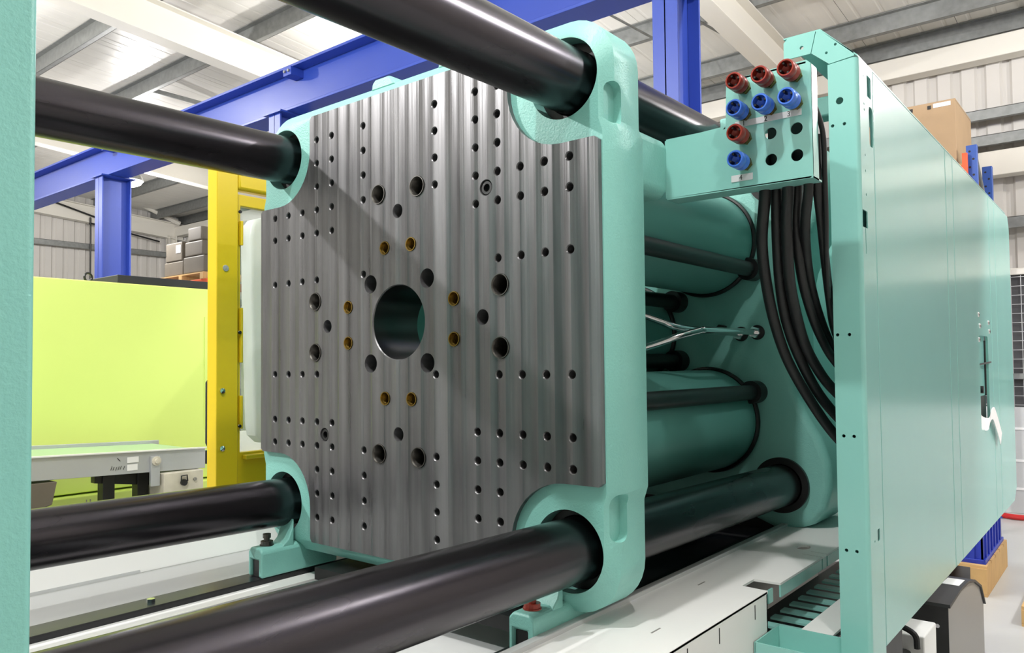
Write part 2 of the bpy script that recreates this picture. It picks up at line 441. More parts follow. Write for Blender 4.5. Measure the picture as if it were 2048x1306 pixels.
# ------------------------------------------------------------------ blue crane runway
def hcol(label, x, y, w_, d, z0, z1, m='blue_beam'):
    t = thing('crane_column', (x, y, z0), label, 'column', 'blue crane columns')
    MB().box(x - w_ / 2, x + w_ / 2, y - d / 2, y - d / 2 + .018, z0, z1).build('flange', m, t, bevel=.002)
    MB().box(x - w_ / 2, x + w_ / 2, y + d / 2 - .018, y + d / 2, z0, z1).build('flange', m, t, bevel=.002)
    MB().box(x - .006, x + .006, y - d / 2, y + d / 2, z0, z1).build('web', m, t, bevel=.002)
    MB().box(x - w_ / 2 - .05, x + w_ / 2 + .05, y - d / 2 - .03, y + d / 2 + .03, z1, z1 + .015).build('cap_plate', m, t)
    MB().box(x - w_ / 2 - .08, x + w_ / 2 + .08, y - d / 2 - .08, y + d / 2 + .08, z0, z0 + .02).build('base_plate', m, t)
hcol('blue steel column left, rising behind the lime green machine', -8.42, 3, .20, .36, FLOOR, 2.265)
hcol('blue steel column almost hidden behind the left top corner of the steel platen', -4.72, 3, .18, .34, FLOOR, 2.265)
hcol('broad blue steel column right of the platen, running up out of view', -.66, 3, .17, .32, FLOOR, 2.265)
bt = thing('crane_beam', (-4, 3, 2.28), 'long blue steel I-beam crossing behind the platen under the roof', 'beam')
MB().box(-15, 6, 2.87, 3.13, 2.68, 2.705).build('top_flange', 'blue_beam', bt, bevel=.003)
MB().box(-15, 6, 2.87, 3.13, 2.28, 2.305).build('bottom_flange', 'blue_beam', bt, bevel=.003)
MB().box(-15, 6, 2.993, 3.007, 2.305, 2.68).build('web', 'blue_beam', bt, smooth=0)
for x in (-8.36, -4.55, -.7):
    cb = MB().box(x - .06, x + .06, 2.85, 2.995, 2.60, 2.68).build('clip', 'blue_beam', bt, bevel=.003)
    for dx in (-.03, .03): MB().cyl((x + dx, 2.85, 2.64), (x + dx, 2.835, 2.64), .014, n=6).build('bolt', 'galv', cb)

# ------------------------------------------------------------------ stationary platen at the left edge
t = thing('stationary_platen', (0, -1.28, -.69), 'teal cast stationary platen cut off by the left edge of the photo', 'machine part')
CB = .535
ol = rrect(-.65, .65, -.68, .68, .10, 8)
hs = [circ(sx * CB, sz * (CB - .018), .0775, 48) for sx in (-1, 1) for sz in (-1, 1)]
MB().rplate(ol, hs, 'Y', -1.46, -1.12, .008).build('casting', 'teal_cast', t)
for sx in (-1, 1): MB().box(sx * .5 - .06, sx * .5 + .06, -1.42, -1.16, -.745, -.68).build('foot', 'teal_cast', t, bevel=.01)

# ------------------------------------------------------------------ tie bars
BN = {(-1, 1): 'upper left black steel tie bar entering the platen', (1, 1): 'upper right black steel tie bar, coming over the top of the photo',
      (-1, -1): 'lower left black steel tie bar above the grey bed sheets', (1, -1): 'thick lower right black tie bar in the foreground'}
for (sx, sz), lab in BN.items():
    b = MB().cyl((sx * CB, -1.45, sz * (CB - .020)), (sx * CB, 1.62, sz * (CB + .0223)), .0725, n=96).build('tie_bar', 'bar_steel')
    tag(b, lab, 'tie bar', 'tie bars through the platen')

# ------------------------------------------------------------------ the moving platen
plat = thing('moving_platen', (0, .09, -.735), 'big square steel-faced platen with teal cast frame and rows of bolt holes', 'platen')
HR = .0925
def notch_outline(h=.636, n_=10):
    r = .152; cx = CB; out = []
    # going counter-clockwise, one concave notch in each corner
    for k in range(4):
        a = k * PI / 2
        loc = [(h, -(cx - r) - 0.0), (h, cx - r - .012)]
        arc = [(cx, cx - r)]
        for i in range(1, n_ + 1):
            q = -PI / 2 - PI / 2 * i / n_; arc.append((cx + r * math.cos(q), cx + r * math.sin(q)))
        loc = [(h, cx - r - .008), (h - .010, cx - r)] + arc + [(cx - r, h - .010), (cx - r - .008, h)]
        for x, y in loc: out.append((x * math.cos(a) - y * math.sin(a), x * math.sin(a) + y * math.cos(a)))
    return out
steel = notch_outline()
def body_outline(e):
    """outer casting outline, e = growth beyond the steel edge in X (Z grows a little more)"""
    hx, hz, ci = .636 + e * .8, .636 + e * 1.15, .010
    r = .115; out = []
    def corner(sx, sz):
        c = []
        cx, cz = hx - ci - r, hz - r
        for i in range(9):
            q = PI / 2 * i / 8; c.append((sx * (cx + r * math.cos(q)), sz * (cz + r * math.sin(q))))
        return c
    tr = [(hx, .395), (hx - ci, .425)] + corner(1, 1)
    tl = [(-a, b) for a, b in tr][::-1]; bl = [(-a, -b) for a, b in tr]; br = [(a, -b) for a, b in tr][::-1]
    return tr + tl + bl + br
holes4 = [circ(sx * CB, sz * CB, HR, 64) for sx in (-1, 1) for sz in (-1, 1)]
R0, R1, R2, R3 = body_outline(.004), body_outline(.034), body_outline(.034), body_outline(.018)
m = MB()
m.cap(R0, holes4 + [steel], 'Y', .010)
m.wall(R0, 'Y', .010, .040, R1); m.wall(R1, 'Y', .040, .146, R2); m.wall(R2, 'Y', .146, .166, R3)
m.cap(R3, holes4 + [circ(0, 0, .1005, 64)], 'Y', .166)
for h_ in holes4: m.wall(h_, 'Y', .010, .166)
m.wall(steel, 'Y', .010, .030)
cast = m.build('cast_frame', 'teal_cast', plat, smooth=40)
# recessed handling pockets in the right flank
def cut(o, boxes):
    mb = MB()
    for b_ in boxes: mb.prism(rrect(b_[2], b_[3], b_[4], b_[5], .018, 4), 'X', b_[0], b_[1])
    c = mb.build('cutter', 'teal_cast', plat)
    md = o.modifiers.new('cut', 'BOOLEAN'); md.object = c; md.operation = 'DIFFERENCE'; md.solver = 'EXACT'
    bpy.context.view_layer.update()
    dg = bpy.context.evaluated_depsgraph_get(); me = bpy.data.meshes.new_from_object(o.evaluated_get(dg))
    o.modifiers.clear(); o.data = me
    for p in me.polygons: p.use_smooth = True
    me.set_sharp_from_angle(angle=math.radians(40))
    bpy.data.objects.remove(c, do_unlink=True)
cut(cast, [(.6335, .72, .020, .068, -.505, -.400), (.6335, .72, .020, .068, .415, .510)])

# bolt pattern
SMALL = []
colsrows = {-560: (350, 280, 140, -140, -280, -350), -490: (350, 280, 140, -140, -280, -350), -420: (350, 280, 140, -140, -280, -350),
            -350: (560, 490, 420, 350, 280, 140, -140, -280, -350, -420, -490, -560), -280: (560, 490, 420, 350, 280, -280, -350, -420, -490, -560),
            -140: (560, 490, 420, 350, 140, -350, -420, -490, -560), 140: (560, 490, 420, 350, -140, -350, -420, -490, -560),
            280: (560, 490, 420, 350, 280, -280, -350, -420, -490, -560), 350: (560, 490, 420, 350, 280, 140, -140, -280, -350, -420, -490, -560),
            420: (350, 280, 140, -140, -280, -350), 490: (350, 280, 140, -140, -280, -350), 560: (350, 280, 140, -140, -280, -350)}
for u_, vs_ in colsrows.items():
    for v_ in vs_: SMALL.append((u_ / 1000, v_ / 1000, .0095, .0115, 18))
MED = [(.300 * a, .300 * b, .0185, .0195, 28) for a, b in ((0, 1), (-1, 0), (1, 0), (0, -1))] + [(.110 * a, .110 * b, .0245, .0255, 32) for a in (-1, 1) for b in (-1, 1)]
RING = [(a * .0755, b * .356, .0275, .0275, 36) for a in (-1, 1) for b in (-1, 1)] + [(b * .356, a * .0755, .0275, .0275, 36) for a in (-1, 1) for b in (-1, 1)]
BRS = [(a * .051, b * .205, .019, .019, 28) for a in (-1, 1) for b in (-1, 1)] + [(b * .205, a * .051, .019, .019, 28) for a in (-1, 1) for b in (-1, 1)]
BLT = [(.314, .316, .019, .020, 28), (-.314, -.316, .019, .020, 28)]
ALLH = SMALL + MED + RING + BRS + BLT
m = MB(); yf = -.004
m.cap(steel, [circ(x, z, rr, n_) for x, z, r_, rr, n_ in ALLH] + [circ(0, 0, .1022, 64)], 'Y', yf)
m.wall(steel, 'Y', yf, .030)
for x, z, r_, rr, n_ in ALLH:
    c0, c1 = circ(x, z, rr, n_), circ(x, z, r_, n_)
    m.wall(c0, 'Y', yf, yf + .0025, c1); m.wall(c1, 'Y', yf + .0025, .056 if r_ < .015 else .13)
m.wall(circ(0, 0, .1022, 64), 'Y', yf, yf + .003, circ(0, 0, .1, 64))
steel_o = m.build('steel_face', 'milled_steel', plat, smooth=30)
steel_o['label'] = 'grey milled steel face with vertical tool marks'
MB().wall(circ(0, 0, .1, 96), 'Y', yf + .003, .166).wall(circ(0, 0, .1005, 96), 'Y', yf + .003, .166).build('centre_bore', 'bore_steel', plat)
src = None
for x, z, *_ in RING:
    if src is None: src = origin_part(MB().lathe((0, 0, 0), (0, 1, 0), [(.11, .0268), (-.0052, .0268), (-.0052, .0250), (-.003, .0240), (.0, .0222), (.11, .0222)], 36), 'guide_bush', 'bush_steel', plat, (x, yf + .002, z))
    else: inst(src, plat, (x, yf + .002, z))
src = None
for x, z, *_ in BRS:
    if src is None: src = origin_part(MB().lathe((0, 0, 0), (0, 1, 0), [(.05, .0185), (-.003, .0185), (-.003, .0165), (.0, .0152)] + [(.002 + .0025 * k, .0152 - (.0012 if k % 2 else 0)) for k in range(16)] + [(.05, .014)], 24), 'threaded_brass_insert', 'brass', plat, (x, yf + .0005, z))
    else: inst(src, plat, (x, yf + .0005, z))
src = None
for x, z, *_ in BLT:
    if src is None:
        s1 = MB().lathe((0, 0, 0), (0, 1, 0), [(.03, .0172), (.004, .0172), (.002, .0160), (.002, .0098), (.014, .0094), (.014, .0005)], 24)
        src = origin_part(s1, 'socket_screw', 'black_metal', plat, (x, yf + .001, z))
    else: inst(src, plat, (x, yf + .001, z))
src = None
for sx in (-1, 1):
    for sz in (-1, 1):
        if src is None: src = origin_part(MB().lathe((0, 0, 0), (0, 1, 0), [(0, .0745), (0, .0918), (.11, .0918), (.11, .0745)], 64, close=True), 'bar_seal', 'black_seal', plat, (sx * CB, .052, sz * CB))
        else: inst(src, plat, (sx * CB, .052, sz * CB))
MB().box(-.46, -.44, .20, .78, -.16, .16).box(-.46, -.30, .166, .20, -.16, .16).build('ejector_housing', 'teal_sheet', plat, bevel=.004)
# lifting lugs on the top edge
for x in (-.10, .165): MB().prism([(x - .05, .668), (x - .046, .688), (x - .03, .700), (x + .028, .700), (x + .05, .676), (x + .055, .668)], 'Y', .035, .10).build('lifting_lug', 'teal_cast', plat, bevel=.006)
# feet with slots, in front of the lower corners
for sx in (-1, 1):
    c = sx * .497
    m = MB(); z0, z1 = -.735, -.648
    prof = [(c - .034, z0), (c - .034, z1 - .012), (c - .022, z1), (c + .022, z1), (c + .034, z1 - .012), (c + .034, z0), (c + .016, z0), (c + .016, -.685), (c - .020, -.685), (c - .020, z0)]
    m.prism(prof, 'Y', -.115, .16)
    ft = m.build('foot', 'teal_cast', plat, bevel=.006)
    MB().prism([(.0, z1 - .01), (-.045, z1 - .01), (-.02, z1 + .012), (-.004, z1 + .05), (.0, z1 + .07)], 'X', c - .03, c + .03).build('web', 'teal_cast', ft, bevel=.006)
    MB().box(c - .0195, c + .0155, -.108, .15, -.734, -.6855).build('slide_block', 'black_seal', ft)
    MB().lathe((c, -.075, z1), (0, 0, 1), [(0, .021), (.003, .021), (.003, .0185), (.013, .0185), (.013, .009), (.022, .009), (.022, .012), (.034, .012), (.034, .001)], 12).build('adjusting_bolt', 'bush_steel' if sx < 0 else 'red_coupling', ft, smooth=25)
MB().prism([(.505, .29), (.505, .44), (.625, .44), (.642, .425), (.642, .305), (.625, .29)], 'Y', .160, .305).build('bracket_mount', 'teal_cast', plat, bevel=.012, seg=3)

# ------------------------------------------------------------------ coupling bracket
br = thing('coupling_bracket', (.82, .32, .285), 'teal sheet metal bracket carrying red and blue couplings beside the platen', 'bracket')
CX = (.845, .904, .962); CZ = (.520, .458, .402, .342)
ol = [(.640, .290), (.975, .287), (.990, .287), (.996, .293), (.996, .540), (.986, .550), (.806, .546), (.801, .541), (.798, .440), (.640, .434)]
bh = [circ(x, z, .0135, 24) for x in CX for z in CZ]
m = MB(); m.plate(ol, bh, 'Y', .30, .304)
m.box(.643, .996, .30, .36, .2865, .2905); m.box(.643, .797, .30, .36, .4335, .4375); m.box(.640, .644, .30, .36, .290, .434); m.box(.992, .996, .30, .34, .2865, .54)
m.box(.81, .985, .30, .33, .5425, .5465)
m.build('bracket_plate', 'teal_sheet', br, bevel=.0035, seg=2)
MB().box(.872, .985, .365, .40, .325, .45).build('dark_hole_backing', 'black_metal', br, bevel=.004)  # added black block that makes the open bracket holes look dark
csrc = {}
for i, x in enumerate(CX):
    for j, z in enumerate(CZ):
        if j > 1 and i > 0: continue
        col = 'red_coupling' if j % 2 == 0 else 'blue_coupling'
        if col not in csrc:
            nut = MB().cyl((0, 0, 0), (0, -.012, 0), .0165, n=6)
            sleeve = MB().lathe((0, 0, 0), (0, -1, 0), [(.022, .0172), (.024, .0195), (.040, .0195), (.041, .0188), (.043, .0188), (.044, .0195), (.062, .0195), (.065, .0180), (.065, .0150), (.045, .0145), (.040, .0060), (.036, .0005)], 28)
            neck = MB().lathe((0, 0, 0), (0, -1, 0), [(.010, .0125), (.024, .0125), (.024, .010), (.018, .010)], 24)
            a = origin_part(sleeve, 'coupling', col, br, (x, .30, z))
            b = nut.build('hex_nut', 'brass', None, smooth=20); b.parent = a; b.location = (0, 0, 0)
            for v in b.data.vertices: v.co += Vector(OFF[b.name])
            c = neck.build('neck', 'black_metal', None); c.parent = a; c.location = (0, 0, 0)
            for v in c.data.vertices: v.co += Vector(OFF[c.name])
            prongs = MB()
            for k in range(4):
                q = k * PI / 2 + .4; prongs.box(.0120 * math.cos(q) - .0022, .0120 * math.cos(q) + .0022, -.062, -.042, .0120 * math.sin(q) - .0022, .0120 * math.sin(q) + .0022)
            d_ = prongs.build('prongs', 'black_metal', None, smooth=0); d_.parent = a; d_.location = (0, 0, 0)
            for v in d_.data.vertices: v.co += Vector(OFF[d_.name])
            csrc[col] = (a, b, c, d_)
            a['label'] = 'red anodised coupling' if 'red' in col else 'blue anodised coupling'
        else:
            a0, *rest = csrc[col]
            a = inst(a0, br, (x, .30, z))
            for b0 in rest:
                b = b0.copy(); COL.objects.link(b); b.parent = a
def text(s, size, parent, pos, rot, m='ink'):
    cu = bpy.data.curves.new('figure', 'FONT'); cu.body = s; cu.size = size; cu.align_x = 'CENTER'; cu.align_y = 'CENTER'; cu.extrude = .0001
    o = bpy.data.objects.new('figure_tmp', cu); COL.objects.link(o); bpy.context.view_layer.update()
    me = bpy.data.meshes.new_from_object(o.evaluated_get(bpy.context.evaluated_depsgraph_get())); bpy.data.objects.remove(o, do_unlink=True)
    me.materials.clear(); me.materials.append(MATS[m])
    q = bpy.data.objects.new('figure', me); COL.objects.link(q); q.parent = parent; off = OFF[parent.name]
    q.location = (pos[0] - off[0], pos[1] - off[1], pos[2] - off[2]); q.rotation_euler = rot
    return q
st = MB().box(.822, .974, .2985, .2999, .4300, .4440).build('number_strip', 'label_grey', br, smooth=0)
for s_, x in (('1', .8425), ('2', .894), ('3', .946)): text(s_, .0165, st, (x, .2983, .4370), (PI / 2, 0, 0))
st = MB().box(.810, .861, .2985, .2999, .304, .3195).build('number_strip', 'label_grey', br, smooth=0)
text('4', .0165, st, (.833, .2983, .3118), (PI / 2, 0, 0))

# ------------------------------------------------------------------ hoses
HOSES = [('A', .0135, [(.866, .36, .40), (.866, .36, .283), (.841, .40, .178), (.827, .458, .087), (.82, .526, -.009), (.826, .602, -.111), (.855, .683, -.218), (.889, .769, -.313), (.93, .86, -.389)], 'outermost black hydraulic hose hanging under the bracket, nearest the cylinders'),
         ('B', .0135, [(.884, .385, .40), (.884, .385, .283), (.870, .424, .189), (.854, .48, .086), (.843, .55, -.010), (.848, .62, -.098), (.866, .70, -.191), (.889, .785, -.261), (.931, .87, -.334)], 'second black hydraulic hose from the cylinders, with printed line'),
         ('C', .0135, [(.920, .36, .40), (.920, .36, .284), (.901, .40, .207), (.884, .458, .095), (.874, .526, .013), (.872, .602, -.073), (.882, .683, -.145), (.891, .769, -.193), (.932, .86, -.265)], 'third black hydraulic hose from the cylinders, under the middle of the bracket'),
         ('D', .0115, [(.932, .395, .40), (.930, .395, .289), (.911, .435, .21), (.898, .505, .097), (.896, .585, .002), (.897, .67, -.066), (.897, .765, -.115), (.934, .86, -.196)], 'fourth black hydraulic hose from the cylinders, crossing behind the third'),
         ('E', .0115, [(.966, .36, .40), (.966, .36, .285), (.942, .409, .215), (.919, .48, .155), (.902, .563, .077), (.896, .655, -.008), (.898, .754, -.085), (.928, .86, -.182)], 'fifth black hydraulic hose, under the right end of the bracket'),
         ('F', .0105, [(.982, .375, .40), (.979, .38, .291), (.968, .439, .216), (.949, .526, .132), (.928, .627, .041), (.906, .739, -.032), (.909, .86, -.14)], 'black hydraulic hose closest to the teal guard post')]
for k, r_, pts, lab in HOSES:
    o = MB().tube(spline(pts, 8), r_, 14).build('hydraulic_hose', 'black_rubber', None, smooth=60); tag(o, lab, 'hose', 'black hydraulic hoses')
# a thin hose in front of the post top
o = MB().tube(spline([(.985, .345, .47), (1.000, .36, .40), (.996, .38, .31), (.985, .42, .22), (.960, .50, .12), (.935, .60, .03), (.915, .72, -.06)], 8), .006, 10).build('hydraulic_hose', 'black_rubber', None, smooth=60)
tag(o, 'thin black hose curling past the right edge of the bracket', 'hose', 'black hydraulic hoses')

# ------------------------------------------------------------------ rear platen with hydraulic cylinders
rp = thing('end_platen', (0, 1.5, -.72), 'teal rear platen with lobed corners behind the cylinders', 'platen')
half = [(.565, 0), (.570, .12), (.590, .22), (.625, .30), (.672, .38), (.700, .46), (.705, .55), (.685, .63), (.64, .685), (.57, .715), (.50, .71), (.42, .68), (.34, .655), (.2, .645), (0, .645)]
q1 = half; ol = q1 + [(-a, b) for a, b in q1[::-1][1:]] + [(-a, -b) for a, b in q1[1:]] + [(a, -b) for a, b in q1[::-1][1:-1]]
MB().rplate(ol, [circ(sx * CB, sz * (CB + .0195), .088, 48) for sx in (-1, 1) for sz in (-1, 1)], 'Y', 1.35, 1.66, .03).build('casting', 'teal_cast', rp)
for sx in (-1, 1):
    for sz in (-1, 1): MB().lathe((sx * CB, 1.335, sz * (CB + .0190)), (0, 1, 0), [(0, .0755), (0, .098), (.12, .098), (.12, .0755)], 48, close=True).build('collar', 'black_seal', rp)
CYL = [(.27, .33, 'upper right'), (.27, -.33, 'lower right'), (-.27, .33, 'far upper'), (-.27, -.33, 'far lower'), (-.055, .0, 'middle')]
for x, z, nm in CYL:
    t = thing('hydraulic_cylinder', (x, .76, z - .19), f'{nm} large teal hydraulic cylinder between the platens', 'cylinder', 'teal cylinders between the platens')
    ys = .80 if nm == 'middle' else .167
    MB().cyl((x, ys, z), (x, 1.349, z), .186, n=72).build('barrel', 'teal_shaded', t)
    MB().lathe((x, 1.330, z), (0, 1, 0), [(.012 * math.cos(a), .190 + .009 * math.sin(a)) for a in [k * PI / 4 for k in range(8)]], 64, close=True).build('seal_ring', 'black_seal', t)
    MB().lathe((x, ys, z), (0, 1, 0), [(0, .1861), (0, .2), (.05, .2), (.055, .1861)], 64).build('end_flange', 'teal_cast', t)
for x, z, lab in ((.448, .222, 'black guide rod in front of the upper cylinder'), (.450, -.224, 'black guide rod in front of the lower cylinder'),
                  (.145, .121, 'short visible black guide rod above the middle cylinder'), (.147, -.108, 'short visible black guide rod below the middle cylinder')):
    t = thing('guide_rod', (x, .76, z), lab, 'rod', 'black guide rods')
    MB().cyl((x, .167, z), (x, 1.349, z), .027, n=32).build('rod', 'black_metal', t)
    MB().lathe((x, 1.29, z), (0, 1, 0), [(0, .027), (0, .041), (.062, .041), (.062, .027)], 32).build('gland', 'black_seal', t)
for pts, lab, fx, fz in ((([(.458, 1.35, -.007), (.458, 1.2, -.007), (.452, .93, -.010), (.445, .90, -.012), (.40, .84, -.03), (.34, .80, -.055), (.24, .74, -.09)]), 'bent chrome hydraulic pipe nearest the hoses', .458, -.007),
                         (([(.397, 1.35, -.011), (.395, 1.15, -.008), (.385, .95, -.004), (.36, .88, .004), (.32, .85, .025), (.22, .78, .07)]), 'bent chrome hydraulic pipe behind the first one', .397, -.011)):
    t = thing('hydraulic_pipe', (fx, 1.3, fz), lab, 'pipe', 'chrome hydraulic pipes')
    MB().tube(spline(pts, 6), .011, 14).build('pipe', 'chrome', t, smooth=60)
    MB().cyl((fx, 1.312, fz), (fx, 1.345, fz), .021, n=6).build('union_nut', 'chrome', t, smooth=20)
    MB().cyl((fx, 1.343, fz), (fx, 1.352, fz), .027, n=24).build('washer', 'black_seal', t)
o = MB().cyl((.326, 1.32, .007), (.326, 1.352, .007), .02, n=6).build('port_plug', 'black_metal', None, smooth=20); tag(o, 'dark hexagon plug in the rear platen behind the pipes', 'plug')
# small valve block and fittings behind the hoses
t = thing('valve_block', (.86, 1.45, -.12), 'bright fittings on a small valve block behind the hoses', 'valve')
MB().box(.80, .86, 1.35, 1.45, -.20, .06).build('block', 'black_metal', t, bevel=.004)
for z in (-.02, -.13): 
    MB().cyl((.83, 1.35, z), (.83, 1.27, z), .018, n=6).build('fitting', 'chrome', t, smooth=20); MB().cyl((.83, 1.27, z), (.83, 1.24, z), .012, n=14).build('pipe_end', 'chrome', t)
t = thing('inner_frame', (.80, 1.9, -.7), 'light teal inner frame bars glimpsed between hoses and guard post', 'frame')
for x in (.75, .93): MB().box(x - .02, x + .02, 1.70, 1.74, -.72, .62).build('upright', 'teal_sheet', t, bevel=.003)
for z in (.02, -.32): MB().box(.69, .95, 1.695, 1.735, z - .018, z + .018).build('cross_bar', 'teal_sheet', t, bevel=.003)
MB().box(.05, .985, 2.1, 2.105, -.70, .62).build('back_sheet', 'teal_sheet', t, smooth=0)
MB().tube([(.70, 1.74, -.28), (.94, 1.74, .0)], .012, 8).build('diagonal', 'teal_sheet', t)

# ------------------------------------------------------------------ machine bed
bd = thing('machine_bed', (0, .3, FLOOR), 'white machine bed with notched beam, slide ways and sloping sheets under the platen', 'machine bed')
ol = [(.537, -1.1), (.785, -1.1), (.785, .540), (.715, .545), (.715, .625), (.785, .630), (.785, .975), (.725, .979), (.725, .985), (.785, .981), (.785, 1.022), (.735, 1.026), (.735, 1.032), (.785, 1.028), (.785, 1.72), (.537, 1.72)]
oval = [(.70 + .011 * math.cos(q) + .009 * math.cos(q), 1.07 + .032 * math.sin(q)) for q in [2 * PI * i / 16 for i in range(16)]]
MB().plate(ol, [oval], 'Z', -.706, -.700).build('top_plate', 'white_paint', bd, smooth=0)
MB().box(.779, .785, -1.1, .535, -1.30, -.701).build('side_plate', 'white_paint', bd, smooth=0)
MB().box(.60, .785, .529, .535, -1.30, -.707).build('end_plate', 'white_paint', bd, smooth=0)
MB().box(.781, .785, .545, .575, -.735, -.7005).build('lip', 'teal_sheet', bd, smooth=0)
for y0, y1 in ((.632, .974), (.984, 1.020), (1.031, 1.72)): MB().box(.780, .785, y0, y1, -.738, -.7065).build('lip', 'teal_sheet', bd, smooth=0)
MB().box(.530, .552, -1.1, 1.72, -.705, -.690).build('inner_strip', 'grey_paint', bd, bevel=.002)
MB().box(.531, .537, -1.1, 1.72, -1.30, -.706).build('inner_plate', 'mid_grey', bd, smooth=0)
MB().box(.545, .62, .60, .68, -1.2, -.707).build('support', 'mid_grey', bd, bevel=.004)
for x, y in ((.62, .50), (.70, .10), (.66, -.20)): MB().box(x, x + .004, y - .02, y + .02, -.7002, -.6994).build('score_mark', 'mid_grey', bd, smooth=0)
for y in (.08, .24, .45): MB().box(.7849, .7856, y, y + .004, -.75, -.715).build('slit', 'ink', bd, smooth=0)
t = bd
MB().box(-.40, .53, -1.1, 1.72, -1.02, -1.0).build('pan', 'dark_pan', t, smooth=0)
MB().box(-.39, .529, .20, 1.70, -.80, -.79).build('shade_sheet', 'black_seal', t, smooth=0)  # black sheet standing in for the shadow below the cylinders
MB().box(-.8, .53, 1.70, 1.74, -1.3, -.62).build('shade_backing', 'black_seal', t, smooth=0)  # added black sheet, darkens the gap between bed beam and rear platen
MB().box(-.43, -.40, -1.1, 1.72, -1.30, -.752).build('inner_wall', 'white_paint', t, smooth=0)
MB().box(-.84, .47, -1.1, 1.72, FLOOR, -1.30).build('base', 'dark_grey', t, smooth=0)
for y in (-.42, .34, .9): MB().box(-.40, .53, y, y + .07, -.99, -.80).build('cross_member', 'grey_paint', t, bevel=.003)
MB().prism([(-.40, -.80), (.53, -.80), (.53, -.806), (-.40, -.806)], 'Y', -.15, .16).build('cover_sheet', 'grey_paint', t, smooth=0)
MB().prism([(-.34, -.700), (.4, -.700), (.4, -.735), (-.34, -.735)], 'Y', -.02, .15).build('wiper', 'black_seal', t, smooth=0)
# right slide way under the right foot
for sx in (-1, 1):
    t = MB().box(sx * .497 - .055, sx * .497 + .03 * (1 if sx < 0 else .8), -1.1, 1.72, -.756, -.7355).build('slide_way', 'rail_black', bd, bevel=.002)
    MB().box(sx * .497 - .03, sx * .497 + .024, -1.1, 1.72, -1.3, -.7565).build('way_support', 'dark_grey', t, smooth=0)
    if sx < 0:
        for y in (-.9, -.42, .5): MB().cyl((-.51, y, -.7355), (-.51, y, -.727), .011, n=6).build('bolt', 'chrome', t, smooth=20)
t = bd
MB().prism([(-.43, -.752), (-.43, -.758), (-.47, -.758), (-.47, -.752)], 'Y', -1.1, 1.72).build('inner_flange', 'white_paint', t, smooth=0)
MB().prism([(-.555, -.747), (-.775, -.722), (-.775, -.728), (-.555, -.753)], 'Y', -1.1, 1.72).build('sloping_sheet', 'sheet_grey', t, smooth=0)
MB().prism([(-.776, -.722), (-.830, -.640), (-.836, -.642), (-.782, -.728)], 'Y', -1.1, 1.72).build('upper_sheet', 'white_paint', t, smooth=0)
MB().prism([(-.773, -.7225), (-.778, -.7145), (-.7795, -.7155), (-.7745, -.7235)], 'Y', -.7, -.32).build('cover_strip', 'grey_paint', t, smooth=0)
MB().box(-.84, -.835, -1.1, 1.72, -1.3, -.64).build('outer_plate', 'grey_paint', t, smooth=0)

# ------------------------------------------------------------------ teal guard cover
gd = thing('guard_cover', (1.0, 2.0, -.86), 'long teal sheet metal guard cover receding to the right', 'guard')
XP = 1.02; ZT, ZB = .636, -.86
def slot(y0, y1, z0, z1, r=.004): return rrect(y0, y1, z0, z1, r, 3)
YP = .585
post_holes = [circ(x, z, .0042, 12) for z in (-.05, .475) for x in (.957, .985)] + [circ(x, z, .0042, 12) for z in (-.30, -.58) for x in (.966, .990)] + [circ(.975, .535, .009, 16)]
MB().plate([(.948, ZB), (1.010, ZB), (1.010, .637), (.951, .632), (.948, .632)], post_holes, 'Y', YP, YP + .004).build('post', 'teal_sheet', gd, smooth=0)
m = MB(); pts = [(1.010 + .010 * math.sin(q), YP + .010 - .010 * math.cos(q)) for q in [PI / 2 * i / 6 for i in range(7)]]
n_ = len(pts); m.add([(a, b, ZB) for a, b in pts] + [(a, b, .636) for a, b in pts], [(i, i + 1, n_ + i + 1, n_ + i) for i in range(n_ - 1)])
sl = [slot(.662, .700, .556, .612), slot(.675, .712, .432, .535, .012), slot(.592, .640, .215, .258), slot(.616, .622, .150, .214, .002), slot(.660, .680, -.565, -.535, .005)]
sl += [circ(.632, z, .0035, 8) for z in (.60, .53, .515, .40, .36, .30, -.56)]
m.plate([(YP + .010, ZB), (.714, ZB), (.714, .636), (YP + .010, .636)], sl, 'X', XP, XP - .003)
m.build('corner_strip', 'teal_sheet', gd, smooth=50)
MB().box(.952, 1.012, .706, .710, ZB, .63).build('post_back', 'teal_sheet', gd, smooth=0)
MB().box(.948, .952, YP + .004, .71, ZB, .63).build('post_return', 'teal_sheet', gd, smooth=0)
# mitred top of the front frame
MB().plate([(.952, .634), (1.012, .640), (1.010, .650), (.932, .7255), (.922, .7255), (.909, .672)], [circ(.968, .680, .0035, 12), circ(.946, .664, .0035, 12)], 'Y', YP, YP + .004).build('mitre_plate', 'teal_sheet', gd, smooth=0)
MB().plate([(.907, .672), (.920, .7255), (.848, .7255), (.839, .716), (.839, .672)], [circ(.885, .693, .005, 16)], 'Y', YP, YP + .004).build('top_plate', 'teal_sheet', gd, smooth=0)
MB().box(.839, .932, YP, 3.3, .7255, .729).hexa([(1.02, YP, .636), (1.02, 3.3, .636), (.932, 3.3, .7255), (.932, YP, .7255), (1.02, YP, .640), (1.02, 3.3, .640), (.932, 3.3, .729), (.932, YP, .729)]).build('roof_sheet', 'teal_sheet', gd, smooth=0)
MB().box(.60, .95, .72, .78, .545, .60).build('cross_bar', 'teal_sheet', gd, bevel=.006)
for z in (.693,): MB().cyl((.885, YP + .005, z), (.885, YP + .012, z), .0048, n=12).build('screw', 'chrome', gd)
SEG = [(.720, 1.682), (1.688, 1.822), (1.828, 2.700), (2.706, 2.880), (2.886, 3.430)]
